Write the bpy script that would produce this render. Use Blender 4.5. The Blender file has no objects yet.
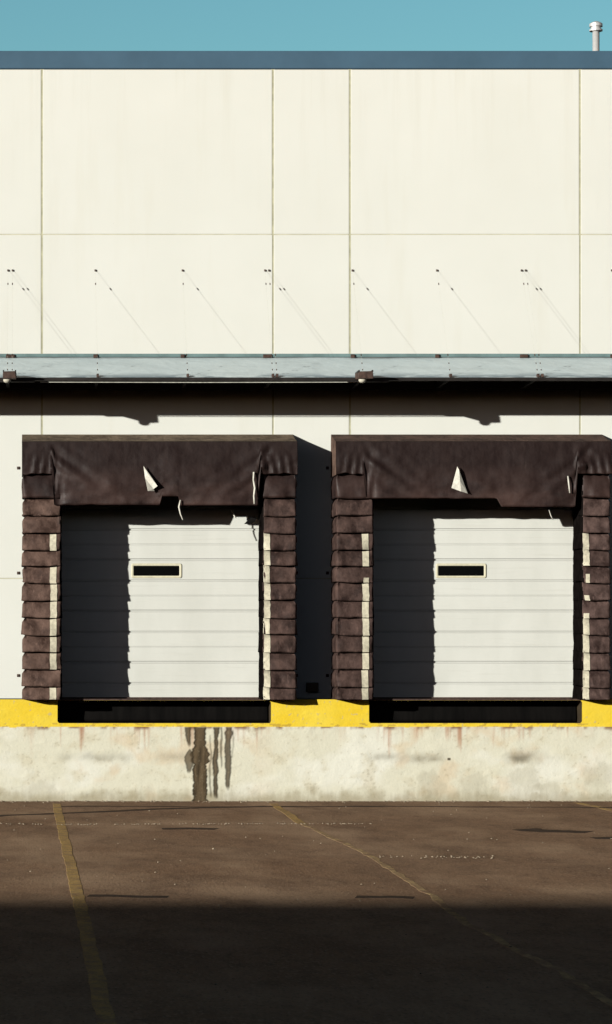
import bpy, bmesh, math, random
from mathutils import Vector, noise
random.seed(7)
S = bpy.context.scene
COL = S.collection
DIST, F, VX, HY, CAMZ = 35.5, 2840.0, 22.0, 652.0, 1.85

def wx(px, d=0.0): return (px - VX) * (DIST - d) / F          # world X of a picture column at d metres in front of the facade
def wz(py, d=0.0): return CAMZ + (HY - py) * (DIST - d) / F
FD = .30                                                      # the concrete dock wall stands this far proud of the panels
def gd(py): return DIST * (1 - 148.0 / (py - HY))             # distance from the facade of a ground row

# ------------------------------------------------------------------ node helpers
def mat(name):
    m = bpy.data.materials.new(name); m.use_nodes = True
    nt = m.node_tree
    return m, nt, nt.nodes['Principled BSDF']
def nd(nt, t, **kw):
    n = nt.nodes.new(t)
    for k, v in kw.items():
        if k.startswith('i_'): n.inputs[k[2:].replace('_', ' ')].default_value = v
        else: setattr(n, k, v)
    return n
def pos(nt, scale=(1, 1, 1), loc=(0, 0, 0)):
    g = nd(nt, 'ShaderNodeNewGeometry')
    mp = nd(nt, 'ShaderNodeMapping'); mp.inputs['Scale'].default_value = scale; mp.inputs['Location'].default_value = loc
    nt.links.new(g.outputs['Position'], mp.inputs['Vector'])
    return mp.outputs['Vector']
def noi(nt, scale, stretch=(1, 1, 1), detail=4, rough=.55, loc=(0, 0, 0)):
    n = nd(nt, 'ShaderNodeTexNoise'); n.inputs['Scale'].default_value = scale
    n.inputs['Detail'].default_value = detail; n.inputs['Roughness'].default_value = rough
    nt.links.new(pos(nt, stretch, loc), n.inputs['Vector'])
    return n.outputs['Fac']
def ramp(nt, fac, stops):
    r = nd(nt, 'ShaderNodeValToRGB'); e = r.color_ramp.elements
    while len(e) < len(stops): e.new(.5)
    for el, (p, c) in zip(e, stops):
        el.position = p; el.color = (c, c, c, 1) if isinstance(c, (int, float)) else (*c, 1)
    nt.links.new(fac, r.inputs['Fac'])
    return r.outputs['Color']
def mix(nt, a, b, fac, mode='MIX'):
    m = nd(nt, 'ShaderNodeMix', data_type='RGBA', blend_type=mode)
    for s, v in ((m.inputs[6], a), (m.inputs[7], b)):
        if isinstance(v, tuple): s.default_value = (*v, 1)
        else: nt.links.new(v, s)
    if isinstance(fac, (int, float)): m.inputs[0].default_value = fac
    else: nt.links.new(fac, m.inputs[0])
    return m.outputs[2]
def mth(nt, op, a, b=0.0):
    m = nd(nt, 'ShaderNodeMath', operation=op)
    for s, v in ((m.inputs[0], a), (m.inputs[1], b)):
        if isinstance(v, (int, float)): s.default_value = v
        else: nt.links.new(v, s)
    return m.outputs[0]
def bump(nt, b, h, strength=.3, dist=.01):
    n = nd(nt, 'ShaderNodeBump'); n.inputs['Strength'].default_value = strength; n.inputs['Distance'].default_value = dist
    nt.links.new(h, n.inputs['Height']); nt.links.new(n.outputs['Normal'], b.inputs['Normal'])
def setb(nt, b, col, rough=.6, spec=.3, metal=0.0):
    if isinstance(col, tuple): b.inputs['Base Color'].default_value = (*col, 1)
    else: nt.links.new(col, b.inputs['Base Color'])
    if isinstance(rough, (int, float)): b.inputs['Roughness'].default_value = rough
    else: nt.links.new(rough, b.inputs['Roughness'])
    b.inputs['Specular IOR Level'].default_value = spec; b.inputs['Metallic'].default_value = metal

def simple(name, c, var=.25, scale=8, rough=.6, spec=.3, metal=0.0, bs=.15, bd=.004, stretch=(1, 1, 1)):
    m, nt, b = mat(name)
    n = noi(nt, scale, stretch)
    d = tuple(max(0, x * (1 - var)) for x in c); l = tuple(min(1, x * (1 + var)) for x in c)
    setb(nt, b, ramp(nt, n, [(.3, d), (.7, l)]), rough, spec, metal)
    if bs: bump(nt, b, noi(nt, scale * 6), bs, bd)
    return m

def wall_mat():
    m, nt, b = mat('painted_concrete')
    big = noi(nt, .7, detail=3); st = noi(nt, 3.0, (1, 1, .12), detail=5)
    c = mix(nt, (.790, .793, .732), (.752, .754, .688), ramp(nt, big, [(.35, 0), (.7, .8)]))
    c = mix(nt, c, (.68, .655, .54), ramp(nt, st, [(.56, 0), (.78, .30)]))
    rs = noi(nt, 5.5, (1, 1, .05), detail=5, rough=.65); g_ = nd(nt, 'ShaderNodeNewGeometry'); sz = nd(nt, 'ShaderNodeSeparateXYZ'); nt.links.new(g_.outputs['Position'], sz.inputs[0])
    fall = ramp(nt, mth(nt, 'MULTIPLY', mth(nt, 'SUBTRACT', 9.14, sz.outputs['Z']), .5), [(0, .55), (.9, 0)])
    c = mix(nt, c, (.60, .575, .47), mth(nt, 'MULTIPLY', ramp(nt, rs, [(.52, 0), (.74, .45)]), fall))
    sp = noi(nt, 26, detail=2)
    c = mix(nt, c, (.42, .38, .29), ramp(nt, sp, [(.75, 0), (.80, .30)]))
    setb(nt, b, c, .75, .2)
    bump(nt, b, mth(nt, 'ADD', noi(nt, 60, detail=5), mth(nt, 'MULTIPLY', noi(nt, 1.6, detail=2), 4.0)), .12, .005)
    return m

def asphalt_mat():
    m, nt, b = mat('asphalt')
    big = noi(nt, .35, (1, .8, 1), detail=4); mid = noi(nt, 1.6, (1, .42, 1), detail=7, rough=.7); fine = noi(nt, 45, (1, .35, 1), detail=4)
    c = mix(nt, (.40, .238, .140), (.47, .295, .182), ramp(nt, big, [(.35, 0), (.65, 1)]))
    c = mix(nt, c, (.175, .106, .067), ramp(nt, mid, [(.47, 0), (.70, .60)]))
    m2 = noi(nt, 7, (1.2, .40, 1), detail=7, rough=.75)
    c = mix(nt, c, (.135, .084, .055), ramp(nt, m2, [(.48, 0), (.70, .55)]))
    lp = noi(nt, .8, (1, .40, 1), detail=6, rough=.6, loc=(4, 9, 0))
    c = mix(nt, c, (.66, .44, .28), ramp(nt, lp, [(.47, 0), (.66, .75)]))
    c = mix(nt, c, (.70, .50, .34), ramp(nt, fine, [(.52, 0), (.72, .5)]))
    c = mix(nt, c, (.090, .055, .038), ramp(nt, noi(nt, 38, (1, .35, 1), detail=4, loc=(7, 3, 0)), [(.54, 0), (.70, .42)]))
    setb(nt, b, c, .92, .08)
    h = mth(nt, 'ADD', mth(nt, 'MULTIPLY', mid, 2.0), mth(nt, 'MULTIPLY', fine, 1.6))
    bump(nt, b, h, .20, .012)
    return m
def nd2(nt):
    n = nd(nt, 'ShaderNodeTexNoise'); n.inputs['Scale'].default_value = 1.3; n.inputs['Detail'].default_value = 5
    nt.links.new(pos(nt), n.inputs['Vector'])
    return n.outputs['Color']

def paint_line_mat(name, c, lo, hi):
    # worn paint: bare asphalt colour shows through in patches
    m, nt, b = mat(name)
    w = noi(nt, 7, (1, .5, 1), detail=7, rough=.7)
    f = noi(nt, 60, detail=2)
    c2 = mix(nt, c, tuple(x * .6 for x in c), ramp(nt, f, [(.4, 0), (.7, 1)]))
    col = mix(nt, c2, (.40, .245, .145), ramp(nt, w, [(lo, 0), (hi, 1)]))
    setb(nt, b, col, .85, .12)
    bump(nt, b, noi(nt, 55, detail=4), .35, .008)
    return m

def fabric_mat(name, dark, light, rough=.5):
    m, nt, b = mat(name)
    n1 = noi(nt, 5, detail=6, rough=.65); n2 = noi(nt, 22, (1, 1, .4), detail=4)
    c = mix(nt, tuple(x * .72 for x in dark), tuple(x * 1.22 for x in light), ramp(nt, n1, [(.38, 0), (.64, 1)]))
    c = mix(nt, c, tuple(min(1, x * 2.0) for x in light), ramp(nt, n2, [(.56, 0), (.74, .5)]))
    setb(nt, b, c, ramp(nt, n1, [(.3, rough + .12), (.7, rough + .35)]), .22)
    wr = nd(nt, 'ShaderNodeTexNoise', noise_type='RIDGED_MULTIFRACTAL'); wr.inputs['Scale'].default_value = 4.5; wr.inputs['Detail'].default_value = 3; wr.inputs['Distortion'].default_value = 1.4
    nt.links.new(pos(nt, (1, 1, .8)), wr.inputs['Vector'])
    bump(nt, b, mth(nt, 'ADD', mth(nt, 'ADD', noi(nt, 11, detail=5), mth(nt, 'MULTIPLY', wr.outputs['Fac'], .35)), mth(nt, 'MULTIPLY', noi(nt, 130, detail=2), .12)), .55, .028)
    return m

def hood_mat():
    # dark curtain cloth: patchily paler over its lower half
    m, nt, b = mat('dark_vinyl')
    g = nd(nt, 'ShaderNodeNewGeometry'); sx = nd(nt, 'ShaderNodeSeparateXYZ'); nt.links.new(g.outputs['Position'], sx.inputs[0])
    low = ramp(nt, mth(nt, 'SUBTRACT', 4.55, sx.outputs['Z']), [(.38, 0), (.80, 1)])
    n1 = noi(nt, 1.6, (1, 1, 1.8), detail=5, rough=.6); n2 = noi(nt, 9, (1.6, 1, .5), detail=5, rough=.7)
    c = mix(nt, (.0165, .0085, .0075), (.026, .0140, .0120), ramp(nt, n2, [(.4, 0), (.7, 1)]))
    c = mix(nt, c, (.075, .042, .035), mth(nt, 'MULTIPLY', low, ramp(nt, n1, [(.36, 0), (.66, .85)])))
    c = mix(nt, c, (.10, .070, .056), ramp(nt, noi(nt, 7, (1, 1, .25), detail=6, rough=.75), [(.62, 0), (.78, .35)]))
    setb(nt, b, c, ramp(nt, n2, [(.3, .45), (.7, .75)]), .28)
    bump(nt, b, mth(nt, 'ADD', noi(nt, 6, (1, 1, 1.3), detail=4), mth(nt, 'MULTIPLY', noi(nt, 130, detail=2), .06)), .35, .025)
    return m

def sheet_mat():
    m, nt, b = mat('galvanised_sheet')
    g = nd(nt, 'ShaderNodeNewGeometry'); sx = nd(nt, 'ShaderNodeSeparateXYZ'); nt.links.new(g.outputs['Position'], sx.inputs[0])
    edge = ramp(nt, mth(nt, 'MULTIPLY', sx.outputs['Y'], -1.0 / 1.3), [(.66, 0), (.90, 1)])
    n = noi(nt, 2.6, (1, 2, 1), detail=6); big = noi(nt, .8, detail=3)
    c = mix(nt, (.74, .86, .88), (.82, .93, .93), ramp(nt, big, [(.3, 0), (.7, 1)]))
    grime = mth(nt, 'MULTIPLY', ramp(nt, n, [(.40, 0), (.56, 1)]), edge)
    c = mix(nt, c, (.15, .22, .27), grime)
    st = noi(nt, 6, (1, .15, 1), detail=4)
    c = mix(nt, c, (.56, .66, .68), ramp(nt, st, [(.58, 0), (.75, .4)]))
    setb(nt, b, c, .5, .3)
    bump(nt, b, mth(nt, 'ADD', mth(nt, 'MULTIPLY', noi(nt, 1.7, (1, 1.5, 1), detail=3), 5.0), noi(nt, 14, detail=4)), .3, .012)
    return m

def attr_mat(name):
    m, nt, b = mat(name)
    a = nd(nt, 'ShaderNodeVertexColor', layer_name='stain')
    f = noi(nt, 60, detail=4)
    c = mix(nt, a.outputs['Color'], (.42, .37, .27), ramp(nt, f, [(.58, 0), (.8, .25)]))
    setb(nt, b, c, .85, .12)
    bump(nt, b, mth(nt, 'ADD', noi(nt, 45, detail=5), mth(nt, 'MULTIPLY', noi(nt, 5, detail=4), 2.5)), .35, .008)
    return m

def door_mat():
    m, nt, b = mat('door_paint')
    n = noi(nt, 2.2, (1, 1, .4), detail=5); s = noi(nt, 9, (.15, 1, 4), detail=4)
    c = mix(nt, (.76, .76, .70), (.68, .68, .62), ramp(nt, n, [(.35, 0), (.7, 1)]))
    c = mix(nt, c, (.55, .54, .48), ramp(nt, s, [(.58, 0), (.8, .35)]))
    setb(nt, b, c, .45, .35)
    bump(nt, b, noi(nt, 3.5, (.5, 1, 2), detail=2), .12, .01)
    return m

M = dict(
    wall=wall_mat(), asphalt=asphalt_mat(), sheet=sheet_mat(), door=door_mat(), stain=attr_mat('dock_concrete'),
    joint=simple('joint_sealant', (.52, .505, .35), .2, 10, .8),
    reveal=simple('reveal_filler', (.62, .60, .46), .12, 6, .8),
    coping=simple('blue_coping', (.062, .125, .185), .10, 2, .5, .35, bs=.1),
    flash=simple('teal_flashing', (.17, .26, .26), .2, 5, .5),
    steel=simple('dark_steel', (.022, .018, .016), .4, 12, .55),
    rust=simple('rusted_steel', (.075, .045, .035), .5, 20, .7),
    rod=simple('galvanised_rod', (.68, .67, .58), .25, 30, .5, .3),
    vinyl=fabric_mat('brown_vinyl', (.078, .043, .032), (.125, .077, .060)),
    vinyl_deep=fabric_mat('deep_brown_vinyl', (.040, .022, .018), (.078, .047, .039)), vinyl_mid=fabric_mat('mid_brown_vinyl', (.055, .031, .026), (.100, .063, .054)),
    lining_dark=simple('black_vinyl', (.0075, .0060, .0055), .4, 12, 1.0, 0.0),
    faded=[fabric_mat('faded_vinyl', (.150, .108, .070), (.230, .175, .120), .7), fabric_mat('worn_brown_vinyl', (.085, .050, .038), (.140, .088, .066), .7)],
    hood=hood_mat(),
    stripe=simple('stripe_vinyl', (.62, .57, .43), .22, 25, .6),
    lining=simple('torn_lining', (.68, .65, .56), .2, 18, .7),
    shade_black=simple('shade_black_steel', (.0042, .0036, .0032), .6, 5, .75, .08, stretch=(2, 1, .3)),  # near black: shade put into the colour of pits, awning beams and shadow scrap
    pit=simple('rusty_pit_steel', (.040, .028, .014), .4, 9, .8),
    rubber=simple('black_rubber', (.0075, .0065, .006), .5, 9, .7, .2, stretch=(3, 1, .3)),
    gasket=simple('window_gasket', (.72, .67, .49), .12, 20, .6),
    pane=simple('dark_pane', (.004, .004, .004), .1, 4, .15, .3, bs=0),
    bulb=simple('frosted_lens', (.62, .58, .47), .1, 9, .35),
    vent=simple('vent_steel', (.74, .74, .73), .06, 9, .38, .5, .35, .05),
    roof=simple('roof_membrane', (.12, .12, .12), .2, 2, .9),
    brick=simple('dark_brick', (.10, .06, .045), .3, 3, .9),
    grit=simple('grit', (.34, .27, .19), .3, 40, .8),
    dark_streak=simple('dark_streak', (.085, .054, .037), .35, 5, .9, .1, bs=.3, bd=.01),  # dark brown of the ground lines and of the painted shade streaks
    yellow=paint_line_mat('yellow_line', (.80, .52, .19), .42, .66),
    pale=paint_line_mat('worn_line', (.85, .60, .29), .38, .58),
)

# ------------------------------------------------------------------ mesh helpers
def link(name, bm, material, parent=None, smooth=False, recalc=True):
    if recalc: bmesh.ops.recalc_face_normals(bm, faces=bm.faces)
    me = bpy.data.meshes.new(name); bm.to_mesh(me); bm.free()
    me.materials.append(material)
    if smooth:
        for p in me.polygons: p.use_smooth = True
    o = bpy.data.objects.new(name, me); COL.objects.link(o)
    if parent: o.parent = parent
    return o
def empty(name, label, cat, group=None):
    o = bpy.data.objects.new(name, None); COL.objects.link(o); o.empty_display_size = .3
    return tag(o, label, cat, group)
def tag(o, label=None, cat=None, group=None, kind=None):
    if label: o['label'] = label
    if cat: o['category'] = cat
    if group: o['group'] = group
    if kind: o['kind'] = kind
    return o
def box(bm, x0, x1, y0, y1, z0, z1, bev=0.0):
    g = bmesh.ops.create_cube(bm, size=1.0)
    for v in g['verts']:
        v.co = Vector(((x0 + x1) / 2 + v.co.x * (x1 - x0), (y0 + y1) / 2 + v.co.y * (y1 - y0), (z0 + z1) / 2 + v.co.z * (z1 - z0)))
    if bev:
        es = list({e for v in g['verts'] for e in v.link_edges})
        bmesh.ops.bevel(bm, geom=es, offset=bev, segments=2, affect='EDGES', profile=.5)
def tube(bm, pts, r, seg=8, cap=True):
    pts = [Vector(p) for p in pts]; rings = []
    for i, p in enumerate(pts):
        t = (pts[min(i + 1, len(pts) - 1)] - pts[max(i - 1, 0)]).normalized()
        a = t.orthogonal().normalized(); b = t.cross(a)
        rr = r[i] if isinstance(r, (list, tuple)) else r
        rings.append([bm.verts.new(p + (a * math.cos(2 * math.pi * k / seg) + b * math.sin(2 * math.pi * k / seg)) * rr) for k in range(seg)])
    for r0, r1 in zip(rings, rings[1:]):
        for k in range(seg): bm.faces.new((r0[k], r0[(k + 1) % seg], r1[(k + 1) % seg], r1[k]))
    if cap:
        bm.faces.new(rings[0][::-1]); bm.faces.new(rings[-1])
def grid(bm, rows, close=False):
    vs = [[bm.verts.new(p) for p in r] for r in rows]
    for a, b in zip(vs, vs[1:]):
        for i in range(len(a) - 1): bm.faces.new((a[i], a[i + 1], b[i + 1], b[i]))
    return vs
def lathe(bm, cx, cy, prof, seg=24):
    rings = [[bm.verts.new((cx + r * math.cos(2 * math.pi * k / seg), cy + r * math.sin(2 * math.pi * k / seg), z)) for k in range(seg)] for r, z in prof]
    for a, b in zip(rings, rings[1:]):
        for k in range(seg): bm.faces.new((a[k], a[(k + 1) % seg], b[(k + 1) % seg], b[k]))
    bm.faces.new(rings[0][::-1]); bm.faces.new(rings[-1])
def nz(x, y, z=0.0): return noise.noise(Vector((x, y, z)))
def fb(x, y, z=0.0, o=4): return noise.fractal(Vector((x, y, z)), 1.0, 2.0, o)

# ------------------------------------------------------------------ ground
def gh(x, y):
    f = max(0.0, min(1.0, (y + 26) / 3)) * max(0.0, min(1.0, -y / .6)) * max(0.0, min(1.0, (14 - abs(x - 4)) / 3))
    return f * (.010 * nz(x * .55, y * .8, 3.1) + .004 * nz(x * 1.7, y * 2.6, 8.4))
def axis(lo, hi, step, far):
    a = [lo + i * step for i in range(int(round((hi - lo) / step)) + 1)]
    return [lo - far, lo - far / 4, lo - far / 20] + a + [hi + far / 20, hi + far / 4, hi + far]
bm = bmesh.new()
xs = axis(-9, 17, .13, 900); ys = axis(-26, 1, .12, 900)
grid(bm, [[(x, y, gh(x, y)) for x in xs] for y in ys])
tag(link('ground', bm, M['asphalt'], smooth=True), kind='structure')

def strip(name, pts, material, w, lift=.0014, jag=0.0, seed=0):
    bm = bmesh.new(); L = []; P = [Vector((*p, 0)) for p in pts]
    dense = []
    for a, b in zip(P, P[1:]):
        n = max(2, int((b - a).length / .08))
        dense += [a.lerp(b, i / n) for i in range(n)]
    dense.append(P[-1])
    for i, p in enumerate(dense):
        t = (dense[min(i + 1, len(dense) - 1)] - dense[max(i - 1, 0)]).normalized(); s = Vector((t.y, -t.x, 0))
        wl = w * (1 + jag * fb(i * .17, seed, 1)); wr = w * (1 + jag * fb(i * .17, seed, 7)); off = s * (jag * w * .8 * fb(i * .06, seed, 4))
        L.append([(q.x, q.y, gh(q.x, q.y) + lift) for q in (p + off - s * wl, p + off - s * wl * .94, p + off, p + off + s * wr * .94, p + off + s * wr)])
        L[-1][0] = (L[-1][0][0], L[-1][0][1], L[-1][0][2] - lift - .002); L[-1][4] = (L[-1][4][0], L[-1][4][1], L[-1][4][2] - lift - .002)
    grid(bm, L)
    return tag(link(name, bm, material), kind='structure')
strip('parking_line', [(.42, -.9), (.42, -8), (.425, -16), (.42, -25)], M['yellow'], .050, jag=.20)
strip('parking_line', [(3.06, -.9), (3.02, -4.9)], M['yellow'], .05, jag=.25, seed=3)
strip('parking_line', [(6.82, -.6), (6.90, -3.2), (6.9, -9)], M['yellow'], .05, jag=.2, seed=5)
strip('pavement_joint', [(3.02, -5.0), (3.16, -9.3), (3.11, -14), (3.03, -16.2), (3.09, -18.2), (3.12, -21)], M['pale'], .030, jag=.85, seed=9)
def gp(px, py):
    d = gd(py); return (wx(px, d), -d)
strip('dark_line', [gp(-60, 820), gp(0, 816), gp(90, 812), gp(180, 809), gp(268, 806)], M['dark_streak'], .11, jag=.6, seed=11)  # thin dark lines laid on the asphalt
strip('dark_line', [gp(60, 807), gp(300, 806.5), gp(420, 806.5), gp(612, 808)], M['dark_streak'], .10, jag=.8, seed=13)
strip('shade_streak', [gp(162, 829), gp(190, 829), gp(216, 829.5)], M['dark_streak'], .14, jag=.7, seed=15)  # dark strips from here on paint the shading of dips in the asphalt
strip('shade_streak', [gp(524, 829), gp(556, 831), gp(590, 832)], M['dark_streak'], .20, jag=.9, seed=17)
strip('shade_streak', [gp(592, 838), gp(640, 838)], M['dark_streak'], .16, jag=.9, seed=19)
strip('shade_streak', [gp(356, 897), gp(414, 898)], M['dark_streak'], .12, jag=.9, seed=21)
strip('shade_streak', [gp(88, 896), gp(168, 897)], M['dark_streak'], .10, jag=.9, seed=23)

bm = bmesh.new()                                              # loose pale grit along the pavement joints and scattered
def stone(x, y, r):
    g = bmesh.ops.create_icosphere(bm, subdivisions=1, radius=r)
    o = Vector((x, y, gh(x, y) + r * .35))
    for v in g['verts']: v.co = Vector((v.co.x * random.uniform(.8, 1.5), v.co.y * random.uniform(.7, 1.2), v.co.z * .7)) + o
for i in range(260):
    px = random.uniform(-20, 372); d = gd(824) + random.gauss(0, .05)
    if fb(px * .05, 2) > -.25: stone(wx(px, d), -d, random.uniform(.004, .010))
for i in range(50):
    px = random.uniform(366, 500); d = gd(857) + random.gauss(0, .10); stone(wx(px, d), -d, random.uniform(.004, .010))
for i in range(90):
    d = random.uniform(.4, 20); stone(wx(random.uniform(-30, 640), d), -d, random.uniform(.004, .009) * (1 if random.random() < .93 else 1.6))
for i in range(260):
    d = FD + abs(random.gauss(0, .10)) + .02; stone(random.uniform(-.6, 7.6), -d, random.uniform(.005, .014))
tag(link('gravel', bm, M['grit'], smooth=False), kind='stuff')

# ------------------------------------------------------------------ warehouse
DOCK = wz(699); TOPW = wz(69); TOPC = wz(51)
XL, XR, DEPTH = -16.0, 26.0, 22.0
W = empty('warehouse', 'cream painted concrete warehouse with blue roof edge and two white loading doors', 'warehouse')
base_j = [wx(42), wx(273), wx(350), wx(580)]
per = base_j[2] - base_j[0]
joints = sorted({round(j + k * per, 4) for j in base_j[:2] for k in range(-4, 7)})
joints[:] = [j for j in joints if XL + .3 < j < XR - .3]
# use the exact measured columns where they are in view
joints = [min(base_j, key=lambda b: abs(b - j)) if min(abs(b - j) for b in base_j) < .06 else j for j in joints]
cuts = [XL] + joints + [XR]
GAP, HG = .022, .012
zj = [DOCK, wz(578.5), wz(234.5), TOPW]
OPEN = [(wx(62, .55) - .06, wx(258) + .05, wz(488)), (wx(374, .55) - .06, wx(573) + .05, wz(488))]
def panel(x0, x1):
    bm = bmesh.new()
    x0 += GAP / 2; x1 -= GAP / 2
    op = next((o for o in OPEN if x0 < o[0] < x1), None)
    for a, b in zip(zj, zj[1:]):
        a += HG / 2; b -= HG / 2
        if op and a < op[2]:
            box(bm, x0, op[0], 0, .20, a, min(b, op[2]), 0); box(bm, op[1], x1, 0, .20, a, min(b, op[2]), 0)
            if b > op[2]: box(bm, x0, x1, 0, .20, op[2] + .0005, b, 0)
        else: box(bm, x0, x1, 0, .20, a, b, .005)
    return link('wall_panel', bm, M['wall'], W)
for a, b in zip(cuts, cuts[1:]): panel(a, b)
bm = bmesh.new()                                              # sealant filling the joints, 12 mm back from the face
for j in joints: box(bm, j - GAP, j + GAP, .004, .19, DOCK, TOPW - .002)
link('wall_joint', bm, M['joint'], W)
def reveal(*b): bm = bmesh.new(); box(bm, *b); link('wall_reveal', bm, M['reveal'], W)
for z in zj[1:3]:
    for a, b in zip(cuts, cuts[1:]):
        op = next((o for o in OPEN if a < o[0] < b), None)
        if op and z < op[2]: reveal(a + GAP, op[0] - .004, .0025, .185, z - .015, z + .015); reveal(op[1] + .004, b - GAP, .0025, .185, z - .015, z + .015)
        else: reveal(a + GAP, b - GAP, .0025, .185, z - .015, z + .015)
bm = bmesh.new(); box(bm, XL, XR, -.018, .30, TOPW, TOPC, .012); link('coping', bm, M['coping'], W)
bm = bmesh.new(); box(bm, XL + .01, XR - .01, .31, DEPTH, 8.7, 8.8); link('roof', bm, M['roof'], W)
bm = bmesh.new()
box(bm, XL, XL + .2, .21, DEPTH, 0, TOPW); box(bm, XR - .2, XR, .21, DEPTH, 0, TOPW); box(bm, XL, XR, DEPTH + .01, DEPTH + .2, 0, TOPW)
link('side_wall', bm, M['wall'], W)

# stained concrete dock wall: a fine sheet with the stains in a colour layer, on a solid body
def stain_color(x, z):
    px = x * F / (DIST - FD) + VX; py = HY - (z - CAMZ) * F / (DIST - FD)
    c = Vector((.72, .69, .55))
    if py < 727 + .6 * fb(px * .05, 1): 
        k = .5 + .5 * fb(px * .03, py * .05, 5)
        c = Vector((.84, .58, .030)).lerp(Vector((.86, .65, .075)), max(0, min(1, k)))
        if py > 723 and fb(px * .12, py * .3, 9) > .25: c = c.lerp(Vector((.35, .20, .06)), .5)
        if fb(px * .25, py * .25, 2) > .62: c = c.lerp(Vector((.5, .42, .25)), .6)
        return c
    def sm(a, b, t):
        t = max(0, min(1, (t - a) / (b - a))); return t * t * (3 - 2 * t)
    n1 = fb(px * .012, py * .02, 3); n2 = fb(px * .05, py * .06, 7, 5)
    c = c.lerp(Vector((.79, .77, .66)), sm(-.1, .5, n1))
    c = c.lerp(Vector((.60, .53, .37)), .40 * sm(.05, .7, n2))
    c = c.lerp(Vector((.66, .47, .28)), .38 * max(sm(50, 90, px) * (1 - sm(235, 285, px)), sm(362, 400, px) * (1 - sm(570, 615, px))) * sm(.0, .55, fb(px * .028, py * .03, 41)))
    # under the yellow: rust bleeding down below the bumpers
    ru = 1.0 if (60 < px < 275 or 372 < px < 585) else .25
    run = .7 * fb(px * .045, 4.0, 1, 3) + .45 * fb(px * .24, 9.0, py * .012, 3) ; ln = 8 + 55 * max(0, run) * (1 + .6 * n2)
    c = c.lerp(Vector((.42, .17, .08)), ru * .85 * sm(-.05, .7, run) * (1 - sm(0, ln, py - 727)))
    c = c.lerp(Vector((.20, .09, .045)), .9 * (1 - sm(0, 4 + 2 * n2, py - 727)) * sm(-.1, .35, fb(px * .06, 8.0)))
    # scuffed horizontal band where trailers touch
    for (a, b, yc, h, s) in ((60, 130, 757, 4, .6), (155, 190, 757, 5, .5), (372, 400, 757, 4, .75), (400, 445, 758, 5, .55), (505, 545, 757, 6, .85), (540, 560, 759, 4, .4)):
        q = sm(a - 8, a + 10, px) * (1 - sm(b - 10, b + 8, px)) * math.exp(-((py - yc - 2 * n2) / h) ** 2)
        c = c.lerp(Vector((.22, .20, .15)), q * s * (.55 + .6 * max(-.6, n2)))
    # damp patches low down
    for (a, yb, r) in ((430, 786, 17), (476, 784, 20), (528, 780, 22), (548, 790, 16), (600, 775, 20), (40, 792, 22)):
        e = math.hypot((px - a) / 1.0, (py - yb) * 1.15) / r + .75 * n2 + .25 * n1
        c = c.lerp(Vector((.46, .42, .31)), .42 * (1 - sm(.45, 1.0, e)))
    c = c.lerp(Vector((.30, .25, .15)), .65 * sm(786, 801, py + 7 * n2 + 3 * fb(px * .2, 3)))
    # heavy dark drips under the left bumper
    # (column, top, bottom, strength, half-width at successive rows)
    for (xc, y0, y1, s, hw) in ((188.5, 727, 748, .9, (3.5, 2.6, 1.0)), (200, 727, 815, 1.0, (5.5, 6.0, 9.5, 7.2, 7.0, 8.0, 8.5)), (189, 749, 775, .85, (.8, 5.5, 3.5, .8)), (210, 735, 802, .6, (.6, 1.0, 1.2, .9)),
                                (215.5, 727, 801, .95, (3.0, 2.2, 3.2, 2.6, 1.8)), (221.5, 727, 770, .7, (1.0, 1.3, .6)), (228, 727, 792, .9, (4.0, 3.0, 3.6, 2.8, 1.4)), (233, 730, 758, .5, (.9, .6))):
        if not (y0 - 2 < py < y1 + 2) or abs(px - xc) > 14: continue
        t = max(0, min(.9999, (py - y0) / (y1 - y0))) * (len(hw) - 1); i0 = int(t); w_ = hw[i0] + (hw[i0 + 1] - hw[i0]) * (t - i0)
        cx_ = xc + 1.6 * fb(py * .05, xc * .37, 5); w_ *= 1 + .35 * fb(py * .16, xc, 3); dx = abs(px - cx_)
        q = (1 - sm(w_ - .9, w_ + .7, dx)) * sm(y0 - 1, y0 + 1, py) * (1 - sm(y1 - 5, y1, py + 4 * n2))
        rim = sm(w_ - 3.2, w_ - .6, dx)
        tone = Vector((.125, .088, .050)).lerp(Vector((.034, .025, .014)), max(rim, .25 + .9 * fb(px * .25, py * .035, 17)) if True else 0)
        c = c.lerp(tone, max(0, min(1, q * s)))
    n3 = fb(px * .3, py * .34, 31, 3)
    c = c.lerp(Vector((.30, .25, .16)), .30 * sm(.4, .9, n3 + .5 * n2))
    if abs(px - 449) < 1.3 and abs(py - 759) < 1.2: c = Vector((.12, .10, .07))
    return c
bm = bmesh.new()
PITS = [(wx(57.5, FD), wx(271, FD), wz(723.2, FD)), (wx(369, FD), wx(582, FD), wz(723.2, FD))]
PITTOP = DOCK - .014
fine_x = [-.7 + i * .0098 for i in range(int(8.6 / .0098) + 1)]
sx = [XL, XL + 8] + fine_x + [XR - 9, XR]; fine_x = sorted(fine_x + [v for p in PITS for v in p[:2]])
sx = [XL, XL + 5] + [-6 + .04 * i for i in range(132)] + fine_x + [7.95 + .04 * i for i in range(140)] + [XR - 6, XR]; sz = sorted([DOCK * i / 128 for i in range(129)] + [PITS[0][2], PITTOP])
grid(bm, [[(x, -FD - .006 * max(0, fb(x * 3, z * 6, 2)) * (z < 1.15), z) for x in sx] for z in sz])
def in_pit(c):
    for a, b, z0 in PITS:
        if a < c.x < b and z0 < c.z < PITTOP:
            r = .035; ex = max(a + r - c.x, c.x - b + r, 0); ez = max(z0 + r - c.z, c.z - PITTOP + r if c.x > (a + b) / 2 else 0, 0)
            return math.hypot(ex, ez) < r
    return False
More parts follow.
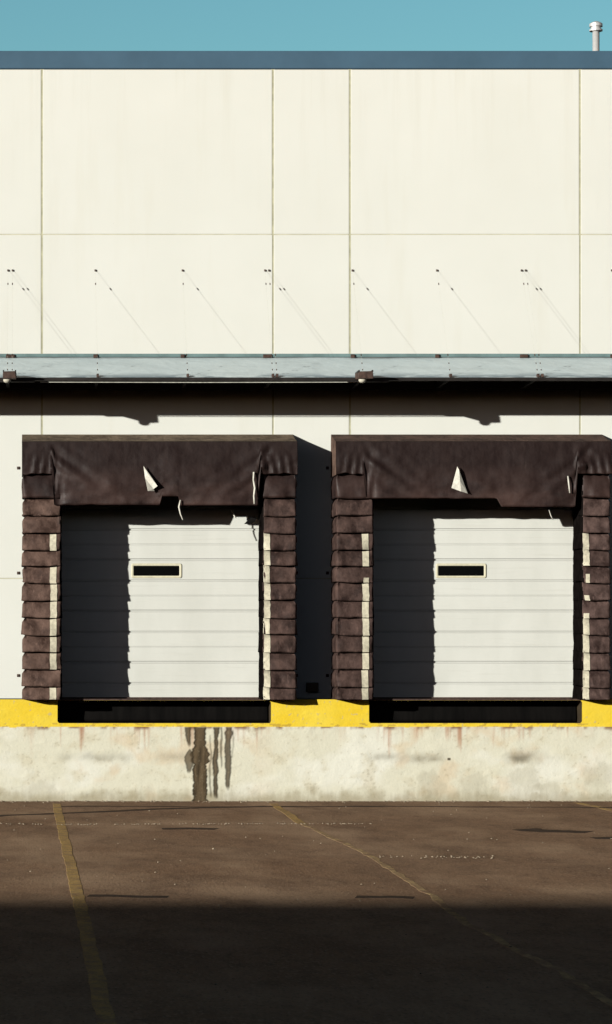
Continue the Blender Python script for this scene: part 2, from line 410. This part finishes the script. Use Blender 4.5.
bmesh.ops.delete(bm, geom=[f for f in bm.faces if in_pit(f.calc_center_median())], context='FACES')
bmesh.ops.recalc_face_normals(bm, faces=bm.faces)
o = link('foundation_wall', bm, M['stain'], W, smooth=True, recalc=False)
att = o.data.color_attributes.new('stain', 'FLOAT_COLOR', 'POINT')
for v, d in zip(o.data.vertices, att.data):
    c = stain_color(v.co.x, v.co.z); d.color = (c.x, c.y, c.z, 1)
bm = bmesh.new(); box(bm, XL, XR, .10, .20, -.05, DOCK - .014); link('dock_footing', bm, M['joint'], W)
bm = bmesh.new(); box(bm, XL, XR, -FD + .004, -.001, DOCK - .012, DOCK - .001); link('dock_ledge', bm, M['joint'], W)

# overhead doors
def overhead_door(x0, x1, wpx):
    d = -.2
    bm = bmesh.new(); prof = []
    z_ref = wz(559.6, d); pit = 51.2 * (DIST - d) / F
    zb, zt = DOCK + .006, OPEN[0][2] + .1
    lines = []
    for k in range(-4, 6):
        z = z_ref - k * pit
        lines += [(z, .018, .009), (z - pit * .41, .015, .008), (z - pit * .705, .008, .006)]
    lines = sorted(l for l in lines if zb + .02 < l[0] < zt - .02)
    prof.append((zb, 0))
    for z, dep, hw in lines: prof += [(z - hw * 2, 0), (z - hw, dep), (z + hw, dep), (z + hw * 1.4, -.001)]
    prof.append((zt, 0))
    n = 12
    rows = [[(x0 + (x1 - x0) * i / n, .2 + dy, z) for i in range(n + 1)] for z, dy in prof]
    grid(bm, rows)
    back = [[(x0, .25, zb), (x1, .25, zb)], [(x0, .25, zt), (x1, .25, zt)]]; grid(bm, back)
    D = link('overhead_door', bm, M['door'], W)
    # window
    def rrect(cx, cz, hw, hh, r, n=6):
        out = []
        for qx, qz, a0 in ((1, 1, 0), (-1, 1, 90), (-1, -1, 180), (1, -1, 270)):
            for i in range(n + 1):
                a = math.radians(a0 + 90 * i / n); out.append((cx + qx * (hw - r) + r * math.cos(a), cz + qz * (hh - r) + r * math.sin(a)))
        return out
    k = (DIST - d) / F
    cx, cz = wx(wpx, d), wz(570.8, d); hw, hh = 22.8 * k, 4.9 * k
    bm = bmesh.new()
    loops = []
    for (g, yy) in ((.031, .2), (.030, .192), (.026, .190), (.005, .190), (.0, .195)):
        loops.append([bm.verts.new((x, yy, z)) for x, z in rrect(cx, cz, hw + g, hh + g, .010 + g * .45)])
    for a, b in zip(loops, loops[1:]):
        for i in range(len(a)): bm.faces.new((a[i], a[(i + 1) % len(a)], b[(i + 1) % len(a)], b[i]))
    link('window_frame', bm, M['gasket'], D, smooth=True)
    bm = bmesh.new(); bm.faces.new([bm.verts.new((x, .194, z)) for x, z in rrect(cx, cz, hw + .001, hh + .001, .010)])
    link('window_pane', bm, M['pane'], D)
    bm = bmesh.new(); box(bm, x0 + .08, x1 - .08, .170, .199, DOCK + .003, DOCK + .02); link('bottom_seal', bm, M['rust'], D)
    return D
overhead_door(OPEN[0][0] - .05, OPEN[0][1] + .05, 156.5)
overhead_door(OPEN[1][0] - .05, OPEN[1][1] + .05, 461)
bm = bmesh.new(); 
for o_ in OPEN: box(bm, o_[0] - .1, o_[1] + .1, .001, .6, DOCK - .011, DOCK - .001)
link('dock_floor', bm, M['joint'], W)

# ------------------------------------------------------------------ dock shelters
PD = .55
def U_path(x0, x1, off, r=.032, n=5, nside=4):
    """outline of a side pad seen from above: from the wall round the front and back, pushed outward by off"""
    pts = []
    for i in range(nside): pts.append((x0 - off, (PD - r) * i / nside))
    for i in range(n + 1):
        a = math.pi - math.pi / 2 * i / n; pts.append((x0 + r + (r + off) * math.cos(a), PD - r + (r + off) * math.sin(a)))
    m = 12
    for i in range(1, m): pts.append((x0 + r + (x1 - x0 - 2 * r) * i / m, PD + off))
    for i in range(n + 1):
        a = math.pi / 2 - math.pi / 2 * i / n; pts.append((x1 - r + (r + off) * math.cos(a), PD - r + (r + off) * math.sin(a)))
    for i in range(1, nside + 1): pts.append((x1 + off, (PD - r) * (1 - i / nside)))
    return pts
HEMS = [476, 498, 515.5, 532.5, 549.5, 565.5, 582, 599.8, 617.5, 634.5, 652.3, 669.6, 687.0, 700.2]
def side_pad(P, x0, x1, seed, inner, missing=(), torn=(), tone='vinyl'):
    """overlapping vinyl flaps, one above the other; returns flap surfaces for the guide stripe"""
    bm = bmesh.new(); surf = []
    box(bm, x0 + .045, x1 - .045, -PD + .05, -.002, DOCK + .004, wz(474, PD))      # the foam core
    core = link('side_pad', bm, M[tone], P)
    for k in range(len(HEMS) - 1):
        zt = wz(HEMS[k], PD) + .03; zb = wz(HEMS[k + 1], PD); rows = []
        if k == 0: zt += .05
        tap = random.uniform(.002, .02) + (.028 if k in (1, 2) else 0); tilt = random.uniform(-.016, .006); sagg = random.uniform(-.006, .016)
        flare = random.uniform(.022, .038); notch = random.choice((0, .02, .06, .10)) * (1.6 if inner == 'left' else .5)
        for v in (0, .09, .19, .35, .55, .75, .9, 1.0):
            base = flare * (v ** 1.4 * 1.3 - .35)
            pl = U_path(x0, x1, 0); pf = U_path(x0, x1, 1.0)
            row = []
            for i, ((ax, ad), (bx, bd)) in enumerate(zip(pl, pf)):
                u = i / (len(pl) - 1)
                nx, ndp = bx - ax, bd - ad
                w = fb(u * 5 + seed, k * 3.7 + v * 1.2, seed * .31)
                ie = max(0.0, min(1.0, ((x1 - ax) if inner == 'right' else (ax - x0)) / .14))
                rec = (-.055 if v < .1 else -.034 if v < .2 else 0) * ie
                o = base * (.35 + .65 * ie) + rec + .022 * w * (.3 + v) + .005 * fb(u * 14 + v * 2 + seed, v * 3 - u * 9 + k * 5, seed) - (tap * v * abs(nx) if abs(nx) > .5 and k > 0 else 0)
                if abs(nx) > .3: o *= 1 - .72 * abs(nx) * min(1, v + .3)
                o = max(o, -.065)
                oe = max(0.0, abs(nx) - .4) * (1 if (nx < 0) == (inner == 'right') else 0)
                o -= oe * max(0, v - .55) * notch
                z = zt + (zb - zt) * v + v * (tilt * (u - .5) * 2 + .008 * nz(u * 5 + seed, k * 2.1) - sagg * math.sin(math.pi * u))
                row.append((ax + nx * o, -(ad + ndp * o), max(z, DOCK + .003)))
            rows.append(row)
        # hem turned back under
        last = rows[-1]; c = [(p[0], p[1]) for p in U_path(x0, x1, .0)]
        rows.append([(q[0] * .25 + p[0] * .75, p[1] * .75 - q[1] * .25, p[2] + .004) for p, q in zip(last, c)])
        rows.append([(q[0], -q[1], p[2] + .012) for p, q in zip(last, c)])
        bm = bmesh.new(); grid(bm, rows); surf.append(rows)
        fl = link('vinyl_flap', bm, M['hood' if k == 0 else tone], core, smooth=True)
        fl.data.materials.append(M['lining_dark'])                       # the inner side is black
        for p in fl.data.polygons:
            if abs(p.normal.x) > .5 and abs(p.center.x - (x1 if inner == 'right' else x0)) < .10: p.material_index = 1
    # guide stripe: pale patches sewn on the flaps near the inner edge
    first = 3
    nU = len(surf[0][0])
    sx0, sx1 = (x1 - .146, x1 - .066) if inner == 'right' else (x0 + .020, x0 + .096)
    for k in range(first, len(surf)):
        rows = surf[k]
        if k in missing: continue
        lim, w0 = (random.uniform(.35, .6), random.uniform(0, .4)) if k in torn else (1.0, 0)
        jit = random.uniform(-.006, .006)
        quads = []
        for ri in range(1, 8):
            if (ri - 1) / 6 < 1 - lim: continue
            r = rows[ri]
            front = sorted([p for p in r if -p[1] > PD - .05], key=lambda p: p[0])
            def at(x):
                for a, b in zip(front, front[1:]):
                    if a[0] <= x <= b[0]:
                        t = (x - a[0]) / max(1e-6, b[0] - a[0]); return Vector(a).lerp(Vector(b), t)
                return Vector(min(front, key=lambda p: abs(p[0] - x)))
            edge = .006 * fb(ri * .9, k * 1.3, seed)
            quads.append([at(sx0 + jit + edge + (sx1 - sx0) * t) + Vector((0, -.006, 0)) for t in (w0, (1 + w0) / 2, 1)])
        if len(quads) > 1:
            bm = bmesh.new(); grid(bm, quads); link('guide_stripe', bm, M['stripe'], core, smooth=True)

def head(P, x0, x1, in0, in1, bottom, seed):
    """sloping hood over the pads with a heavy curtain hanging down the front"""
    bm = bmesh.new()
    zw = wz(434.5); zf = wz(441.5, PD)
    n = 120; rows = []
    xs = [x0 + (x1 - x0) * i / n for i in range(n + 1)]
    def endcap(x): return min(1, min(x - x0, x1 - x) / .05)
    cover = [[(x, -.001, zw) for x in xs]]
    for t in (.3, .65, .92): cover.append([(x, -(PD + .012) * t, zw + (zf - zw) * t - .010 * math.sin(math.pi * t) * (1 + nz(x * 2, seed)) ) for x in xs])
    m = 30
    for j in range(m + 1):
        t = j / m; row = []
        for x in xs:
            zb = bottom(x)
            z = zf + (zb - zf) * t
            mid = max(0, min(1, min(x - in0 + .05, in1 + .05 - x) / .10))     # 1 over the opening, 0 over the pads
            d = PD + .010 + .055 * mid * math.sin(min(1, t * 1.15) * math.pi * .55) + (1 - mid) * .030 * t
            d += .009 * fb(x * 4.5 - z * 3 + seed, z * 5.5 + x * 1.5, seed) * (.3 + t) ; d += .030 * fb(x * 1.6 + seed, z * 2.6, seed) * (.25 + t)
            # pull folds running down and inward from the upper corners
            for cxr, sgn in ((in0, 1), (in1, -1)):
                q = (x - cxr) * sgn; s = (zf - z)
                if -.1 < q < .75: d += .020 * math.sin((s - q * .75) * 26) * math.exp(-((s - q * .62 - .27) / .17) ** 2) * math.exp(-max(0, q) * 2.2)
                if -.42 < q < 0: d += .014 * math.sin(q * 60 + s * 9) * max(0, min(1, (s - .12) * 5))
            row.append((x, -d, z))
        rows.append(row)
    last = rows[-1]
    rows.append([(p[0], p[1] + .03, p[2] + .002) for p in last])
    rows.append([(p[0], p[1] + .035, p[2] + .10) for p in last])
    grid(bm, rows)
    link('head_curtain', bm, M['hood'], P, smooth=True)
    bm = bmesh.new(); cover.append([(p[0], p[1] - .002, p[2] + .002) for p in rows[0]]); pass
    vs = grid(bm, cover)
    for col, sg in ((0, -1), (-1, 1)):                        # close the ends back to the wall
        e = [bm.verts.new((rows[i][col][0] + sg * .002, rows[i][col][1], rows[i][col][2])) for i in range(m + 1)]
        wv = [bm.verts.new((v.co.x, -.001, v.co.z)) for v in e]
        for i in range(m): bm.faces.new((e[i], e[i + 1], wv[i + 1], wv[i]))
        bm.faces.new([vs[0][col], vs[1][col], vs[2][col], vs[3][col], e[0], wv[0]])
    return link('hood_cover', bm, M['faded'][int(seed > 4)], P)

def flapmesh(P, name, pts, material, tris):
    bm = bmesh.new(); vs = [bm.verts.new((wx(a, d), -d, wz(b, d))) for a, b, d in pts]
    for t in tris: bm.faces.new([vs[i] for i in t])
    o = link(name, bm, material, P)
    s = o.modifiers.new('t', 'SOLIDIFY'); s.thickness = .004
    return o
def strap(P, pts, w=.008):
    bm = bmesh.new(); rows = []
    pp = [Vector((wx(a, d), -d, wz(b, d))) for a, b, d in pts]
    for i, p in enumerate(pp):
        ww = w * (1 + .6 * nz(i * 1.7, p.x)); rows.append([p + Vector((-ww, 0, 0)), p + Vector((0, -.006, 0)), p + Vector((ww, 0, 0))])
    grid(bm, rows); o = link('frayed_strap', bm, M['lining'], P, smooth=True)
    s = o.modifiers.new('t', 'SOLIDIFY'); s.thickness = .003
def step(x, a): return 1.0 if x > a else 0.0

def shelter(idx, x0, x1, in0, in1):
    P = empty('dock_shelter',
              ('brown vinyl dock shelter round the left loading door, hood torn with twisted white flap',
               'brown vinyl dock shelter round the right loading door, hood showing flat white triangle')[idx], 'dock shelter', 'dock shelters')
    P.location = (0, 0, 0)
    side_pad(P, x0, in0, 3.3 + idx * 5, 'right', *(((4, 11), (), 'vinyl'), ((), (5,), 'vinyl_deep'))[idx]); side_pad(P, in1, x1, 9.1 + idx * 5, 'left', *(((), (), 'vinyl_deep'), ((), (5, 6, 7), 'vinyl_mid'))[idx])
    k = 1.0 / 81.26
    if idx == 0:
        def bottom(x):
            px = 22 + x / k
            if px < 53 or px > 259.5: return wz(474 + 3 * nz(px * .1, 1), PD)
            y = 505 + 1.2 * nz(px * .06, 3)
            if 160.5 < px < 179.5: y = 496.5
            elif px > 179.5: y = 505.5
            return wz(y, PD)
    else:
        def bottom(x):
            px = 22 + x / k
            if px < 364 or px > 576: return wz(474 + 3 * nz(px * .1, 1), PD)
            y = 498.5 + (8.5 * max(0, min(1, (px - 496) / 5))) + 1.2 * nz(px * .06, 5)
            return wz(y, PD)
    head(P, x0, x1, in0, in1, bottom, 2.2 + idx * 4)
    d = PD + .09
    if idx == 0:
        flapmesh(P, 'torn_flap', [(143.5, 466, d), (157.5, 486, d + .05), (153.5, 489, d + .02), (145, 478, d + .005), (148, 491, d + .05), (154.5, 491, d + .01), (147, 473, d + .02)], M['lining'],
                 [(0, 1, 2, 6), (0, 6, 3), (6, 2, 3), (3, 2, 5, 4)])
        strap(P, [(180.5, 500, d - .02), (179, 507, d), (180.5, 514, d), (183, 520, d)], .010)
        strap(P, [(232, 510, .2), (233.5, 514, .22), (235.5, 518, .24)], .010)
        flapmesh(P, 'shadow_scrap', [(244, 524, .34), (251, 517, .33), (257, 519, .36), (252, 524, .35)], M['shade_black'], [(0, 1, 2), (0, 2, 3)])  # small dark flap added for a triangular shadow on the door
        strap(P, [(254, 472, d), (253.5, 480, d + .01), (255, 488, d), (254, 496, d + .01), (254.5, 504, d)], .012)
    else:
        flapmesh(P, 'torn_flap', [(457.3, 466.5, d), (451.5, 488, d + .035), (461, 491.5, d + .05), (467.5, 493.5, d + .02), (459, 470, d + .02), (460, 481, d + .045)], M['lining'],
                 [(0, 1, 5, 4), (1, 2, 5), (5, 2, 3), (4, 5, 3)])
        strap(P, [(568, 476, d), (569, 484, d + .01), (570, 493, d)], .013)
        strap(P, [(549, 510, d - .1), (551, 516, d - .08), (553, 520, d - .08)], .007)
    for bx in (x0 - .045, x1 + .045):
        for py in (468, 573, 675.5):
            bm = bmesh.new(); z = wz(py)
            box(bm, bx - .018, bx + .018, -.008, -.001, z - .018, z + .018, .002); tube(bm, [(bx, -.007, z), (bx, -.018, z)], .009, 6)
            link('mounting_bolt', bm, M['rust'], P)
    return P
shelter(0, 0.0, 3.385, .492, 2.955)
shelter(1, 3.8625, 7.25, 4.332, 6.885)
# side trim board on the wall side of the shelters is part of the pads

# ------------------------------------------------------------------ dock levellers folded down in their pits
for i, (a, b, z0) in enumerate(PITS):
    B = empty('dock_leveler', ('black steel dock leveller recessed under the left loading door, above the dark drip stains',
                               'black steel dock leveller recessed under the right loading door')[i], 'dock leveller', 'dock levellers')
    yb = .055
    bm = bmesh.new(); box(bm, a - .03, a - .001, -FD + .008, yb, z0 - .03, DOCK - .015); link('pit_side', bm, M['pit'], B)
    bm = bmesh.new(); box(bm, b + .001, b + .03, -FD + .008, yb, z0 - .03, DOCK - .015); link('pit_side', bm, M['pit'], B)
    bm = bmesh.new(); box(bm, a - .0005, b + .0005, -FD + .008, yb, z0 - .03, z0 - .001); link('pit_floor', bm, M['pit'], B)
    bm = bmesh.new(); box(bm, a - .03, b + .03, yb + .001, yb + .03, z0 - .03, DOCK - .015); link('pit_back', bm, M['shade_black'], B)  # recess kept dark by a near-black colour, as is the lip
    bm = bmesh.new(); n = 40; rows = []
    for z, y in ((DOCK - .018, .03), (DOCK - .05, .012), (z0 + .05, -.012), (z0 + .012, -.004), (z0 + .012, .012)):
        rows.append([(a + .02 + (b - a - .04) * t / n, y + .004 * fb(t * .5, z * 9, i), z) for t in range(n + 1)])
    grid(bm, rows); link('lip_plate', bm, M['shade_black'], B, smooth=True)
    bm = bmesh.new(); box(bm, a + .01, b - .01, -FD - .006, -FD + .05, DOCK - .0125, DOCK + .006, .002); link('edge_angle', bm, M['rust'], B)
    for t in (.12, .5, .88):
        bm = bmesh.new(); x = a + (b - a) * t; box(bm, x - .05, x + .05, -.03, .005, DOCK - .045, DOCK - .02, .004); link('hinge', bm, M['steel'], B)

# ------------------------------------------------------------------ awning on hanger rods
AD = 1.2
zA, zF = wz(357.5), wz(377.8, AD)
A = empty('awning', 'pale blue sheet metal awning hung from thin rods above both loading doors', 'awning')
AX0, AX1 = -12.0, 22.0
def sheet_z(d): return zA + (zF - zA) * d / AD
bm = bmesh.new(); rows = []
nx = 340
for j in range(9):
    d = .004 + (AD - .004) * j / 8
    rows.append([(AX0 + (AX1 - AX0) * i / nx, -d - (.008 * fb(i * .21, 3) if j == 8 else 0), sheet_z(d) + .005 * fb(i * .13, j * .4, 1) + (.006 * nz(i * .6, 9) - .004 if j == 8 else 0)) for i in range(nx + 1)])
rows.append([(x, y, z - .012) for x, y, z in rows[-1]]); rows.append([(x, -.004, zA - .012) for x, y, z in rows[0]])
grid(bm, rows); link('roof_sheet', bm, M['sheet'], A, smooth=False)
bm = bmesh.new(); box(bm, AX0, AX1, -.028, -.001, zA + .003, zA + .045, .004); link('flashing', bm, M['flash'], A)
bm = bmesh.new(); box(bm, AX0, AX1, -AD - .014, -AD + .05, zF - .034, zF + .003, .003); link('front_channel', bm, M['steel'], A)
bm = bmesh.new(); box(bm, AX0, AX1, -.07, -.001, wz(389.5), zA - .02); link('wall_ledger', bm, M['steel'], A)
bm = bmesh.new(); tube(bm, [(wx(40, AD), -AD + .02, wz(382, AD)), (wx(200, AD), -AD + .02, wz(382.3, AD)), (wx(362, AD), -AD + .02, wz(382, AD))], .0045, 8); link('conduit', bm, M['rod'], A)
rod_px = [(-79, 0), (8, -1), (12.5, 1), (95.3, 0), (182.5, 0), (265, -1), (269, 1), (352.5, 0), (437, 0), (521.7, -1), (525.7, 1), (612, 0)]
for px, kind in rod_px:
    x = wx(px, .02); zt = wz(270.5); xf = x
    top = Vector((x, -.018, zt)); foot = Vector((xf, -AD + .06, sheet_z(AD - .06) + .012))
    bm = bmesh.new(); tube(bm, [top, foot], .0008, 8); R = link('hanger_rod', bm, M['rod'], A)
    ax = (foot - top).normalized()
    for t0, t1 in ((.125, .140), (.80, .815), (.88, .888), (.94, .948)):                     # couplers of the turnbuckle
        bm = bmesh.new(); a, b = top.lerp(foot, t0), top.lerp(foot, t1); tube(bm, [a, b], .0065, 8)
        link('turnbuckle', bm, M['rust'], R)
    bm = bmesh.new(); box(bm, x - .010, x + .010, -.016, -.001, zt - .012, zt + .012, .002)
    link('wall_anchor', bm, M['rust'], R)
    bm = bmesh.new(); box(bm, xf - .014, xf + .014, -AD + .02, -AD + .10, foot.z - .02, foot.z + .022, .003); link('foot_clip', bm, M['rust'], R)
    bm = bmesh.new(); box(bm, x - .025, x + .025, -.05, -.03, zA - .01, zA + .035, .003); link('flashing_bolt', bm, M['rust'], R)
    if kind < 1:
        bm = bmesh.new()                                       # tapering cross beam under the sheet
        v = [bm.verts.new((x + s, y, z)) for s in (-.02, .02) for y, z in ((-.075, zA - .045), (-.075, wz(389)), (-AD + .30, zF - .010), (-AD + .30, zF + .055))]
        for f in ((0, 1, 2, 3), (7, 6, 5, 4), (0, 4, 5, 1), (1, 5, 6, 2), (2, 6, 7, 3), (3, 7, 4, 0)): bm.faces.new([v[i] for i in f])
        link('cross_beam', bm, M['shade_black'], A)  # beam blackened so its colour carries the shade under the awning

# floodlights on the awning's front edge
for i, (pa, pb) in enumerate(((2.5, 16.5), (358.5, 374))):
    d0, d1 = AD - .02, AD + .34
    x0, x1 = wx(pa, d1), wx(pb, d1); zt, zb_ = wz(371.3, d1), wz(378.6, d1)
    Lm = empty('floodlight', ('rusty floodlight on the awning edge at the far left of the picture', 'rusty floodlight on the awning edge between the two loading docks')[i], 'lamp', 'awning floodlights')
    bm = bmesh.new()
    v = []
    for y, s, z0, z1 in ((-d0, .0, zb_ + .02, zt + .01), (-d1, .012, zb_, zt)):
        v += [bm.verts.new(p) for p in ((x0 + s * .2, y, z0), (x1 - s * .2, y, z0 + .004), (x1 - s * 1.2, y, z1 + .004), (x0 + s * 1.2, y, z1))]
    for f in ((3, 2, 1, 0), (4, 5, 6, 7), (0, 1, 5, 4), (1, 2, 6, 5), (2, 3, 7, 6), (3, 0, 4, 7)): bm.faces.new([v[j] for j in f])
    bmesh.ops.bevel(bm, geom=list(bm.edges), offset=.006, segments=2, affect='EDGES')
    link('housing', bm, M['rust'], Lm)
    bm = bmesh.new()
    for xx in (x0 + .012, x1 - .012): box(bm, xx - .008, xx + .008, -d1 + .03, -AD + .05, zt - .004, zt + .02, .002)
    box(bm, x0 - .10, x1 + .22, -AD - .008, -AD + .03, zF - .05, zF - .018, .003)
    link('bracket', bm, M['steel'], Lm)
    cx = x0 + .055; zc = zb_ - .002
    bm = bmesh.new(); lathe(bm, cx, -d1 + .07, [(.046, zc), (.048, zc - .010), (.040, zc - .030), (.020, zc - .042), (.003, zc - .044)], 16)
    link('lens', bm, M['bulb'], Lm, smooth=True)

# small box low on the wall in the gap between the shelters
J = empty('junction_box', 'small dark electrical box low on the shaded wall between the two dock shelters', 'electrical box')
bm = bmesh.new(); box(bm, wx(306), wx(318), -.07, -.001, wz(692), wz(682.5), .008); link('box_body', bm, M['steel'], J)
bm = bmesh.new(); box(bm, wx(306.6), wx(317.4), -.078, -.0705, wz(691.4), wz(683), .003); link('cover', bm, M['steel'], J)

# vent pipe on the roof
V = empty('vent_pipe', 'shiny steel vent pipe with a ringed cap rising above the roof edge', 'vent pipe')
vd = -3.0; vx, vz = wx(596, vd), wz(21.5, vd); k = (DIST - vd) / F
bm = bmesh.new(); lathe(bm, vx, 3.0, [(3.5 * k, 8.8), (3.5 * k, wz(24, vd))]); link('pipe', bm, M['vent'], V, smooth=False)
for f in V.children[0].data.polygons: f.use_smooth = len(f.vertices) == 4
bm = bmesh.new(); lathe(bm, vx, 3.0, [(4.3 * k, wz(31.6, vd)), (6.6 * k, wz(31.2, vd)), (6.6 * k, wz(29.6, vd)), (5.2 * k, wz(29.2, vd)), (5.2 * k, wz(27.2, vd)), (6.6 * k, wz(26.8, vd)), (6.6 * k, wz(24.0, vd)), (4.6 * k, wz(22.6, vd)), (2.0 * k, vz)])
link('cap', bm, M['vent'], V)

# ------------------------------------------------------------------ the building across the yard that shades the foreground
OB = empty('brick_warehouse', 'dark brick warehouse across the yard, behind the viewer, whose shadow covers the foreground', 'warehouse')
OY = -46.0; OH = .267 * (-OY - 14.3); OX0, OX1 = -75.0, 40.0
bm = bmesh.new(); box(bm, OX0, OX1, OY - 25, OY, 0, OH - .25); link('wall', bm, M['brick'], OB)
bm = bmesh.new(); box(bm, OX0 - .05, OX1 + .05, OY - 25.05, OY + .05, OH - .25, OH, .01); link('coping', bm, M['coping'], OB)
for x in range(-66, 36, 12):
    bm = bmesh.new(); box(bm, x, x + 3.2, OY + .002, OY + .06, .02, 3.4, .01); link('overhead_door', bm, M['steel'], OB)

# ------------------------------------------------------------------ light, sky, camera
SA, SB = 1.16, .267
sun_dir = Vector((-SA, -1, SB)).normalized()
el = math.asin(sun_dir.z); az = math.atan2(sun_dir.x, sun_dir.y)
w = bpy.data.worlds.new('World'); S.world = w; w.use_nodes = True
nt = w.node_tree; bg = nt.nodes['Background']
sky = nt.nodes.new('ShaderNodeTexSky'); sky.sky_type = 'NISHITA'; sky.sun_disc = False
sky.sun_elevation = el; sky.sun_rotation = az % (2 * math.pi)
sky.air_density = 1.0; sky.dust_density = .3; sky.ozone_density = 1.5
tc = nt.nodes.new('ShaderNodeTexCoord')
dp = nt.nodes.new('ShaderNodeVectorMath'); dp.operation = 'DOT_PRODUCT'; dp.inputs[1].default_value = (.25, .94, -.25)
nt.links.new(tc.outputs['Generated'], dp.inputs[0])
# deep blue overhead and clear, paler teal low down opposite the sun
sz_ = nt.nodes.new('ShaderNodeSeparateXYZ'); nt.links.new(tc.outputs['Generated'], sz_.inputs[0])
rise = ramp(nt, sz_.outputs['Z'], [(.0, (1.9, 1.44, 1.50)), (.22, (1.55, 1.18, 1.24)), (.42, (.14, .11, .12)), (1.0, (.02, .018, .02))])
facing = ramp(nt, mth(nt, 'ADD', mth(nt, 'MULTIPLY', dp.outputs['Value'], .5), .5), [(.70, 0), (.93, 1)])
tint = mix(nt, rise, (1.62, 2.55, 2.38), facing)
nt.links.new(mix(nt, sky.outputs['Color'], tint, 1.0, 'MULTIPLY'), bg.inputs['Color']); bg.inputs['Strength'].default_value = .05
L = bpy.data.lights.new('sun', 'SUN'); L.energy = 5.0; L.angle = math.radians(.53); L.color = (1, .985, .915)
lo = bpy.data.objects.new('sun', L); COL.objects.link(lo); lo.rotation_euler = (-sun_dir).to_track_quat('-Z', 'Y').to_euler(); lo.location = (-20, -20, 20)

cam = bpy.data.cameras.new('camera'); co = bpy.data.objects.new('camera', cam); COL.objects.link(co)
cam.sensor_fit = 'VERTICAL'; cam.sensor_height = 24; cam.lens = F / 1024 * 24
cam.shift_x = (306 - VX) / 1024; cam.shift_y = (HY - 512) / 1024
cam.clip_end = 3000; cam.clip_start = .1
co.location = (0, -DIST, CAMZ); co.rotation_euler = (math.pi / 2, 0, 0)
S.camera = co
vs = S.view_settings; vs.view_transform = 'Standard'; vs.look = 'None'; vs.exposure = .06; vs.gamma = 1
S.render.engine = 'CYCLES'
S.cycles.diffuse_bounces = 0
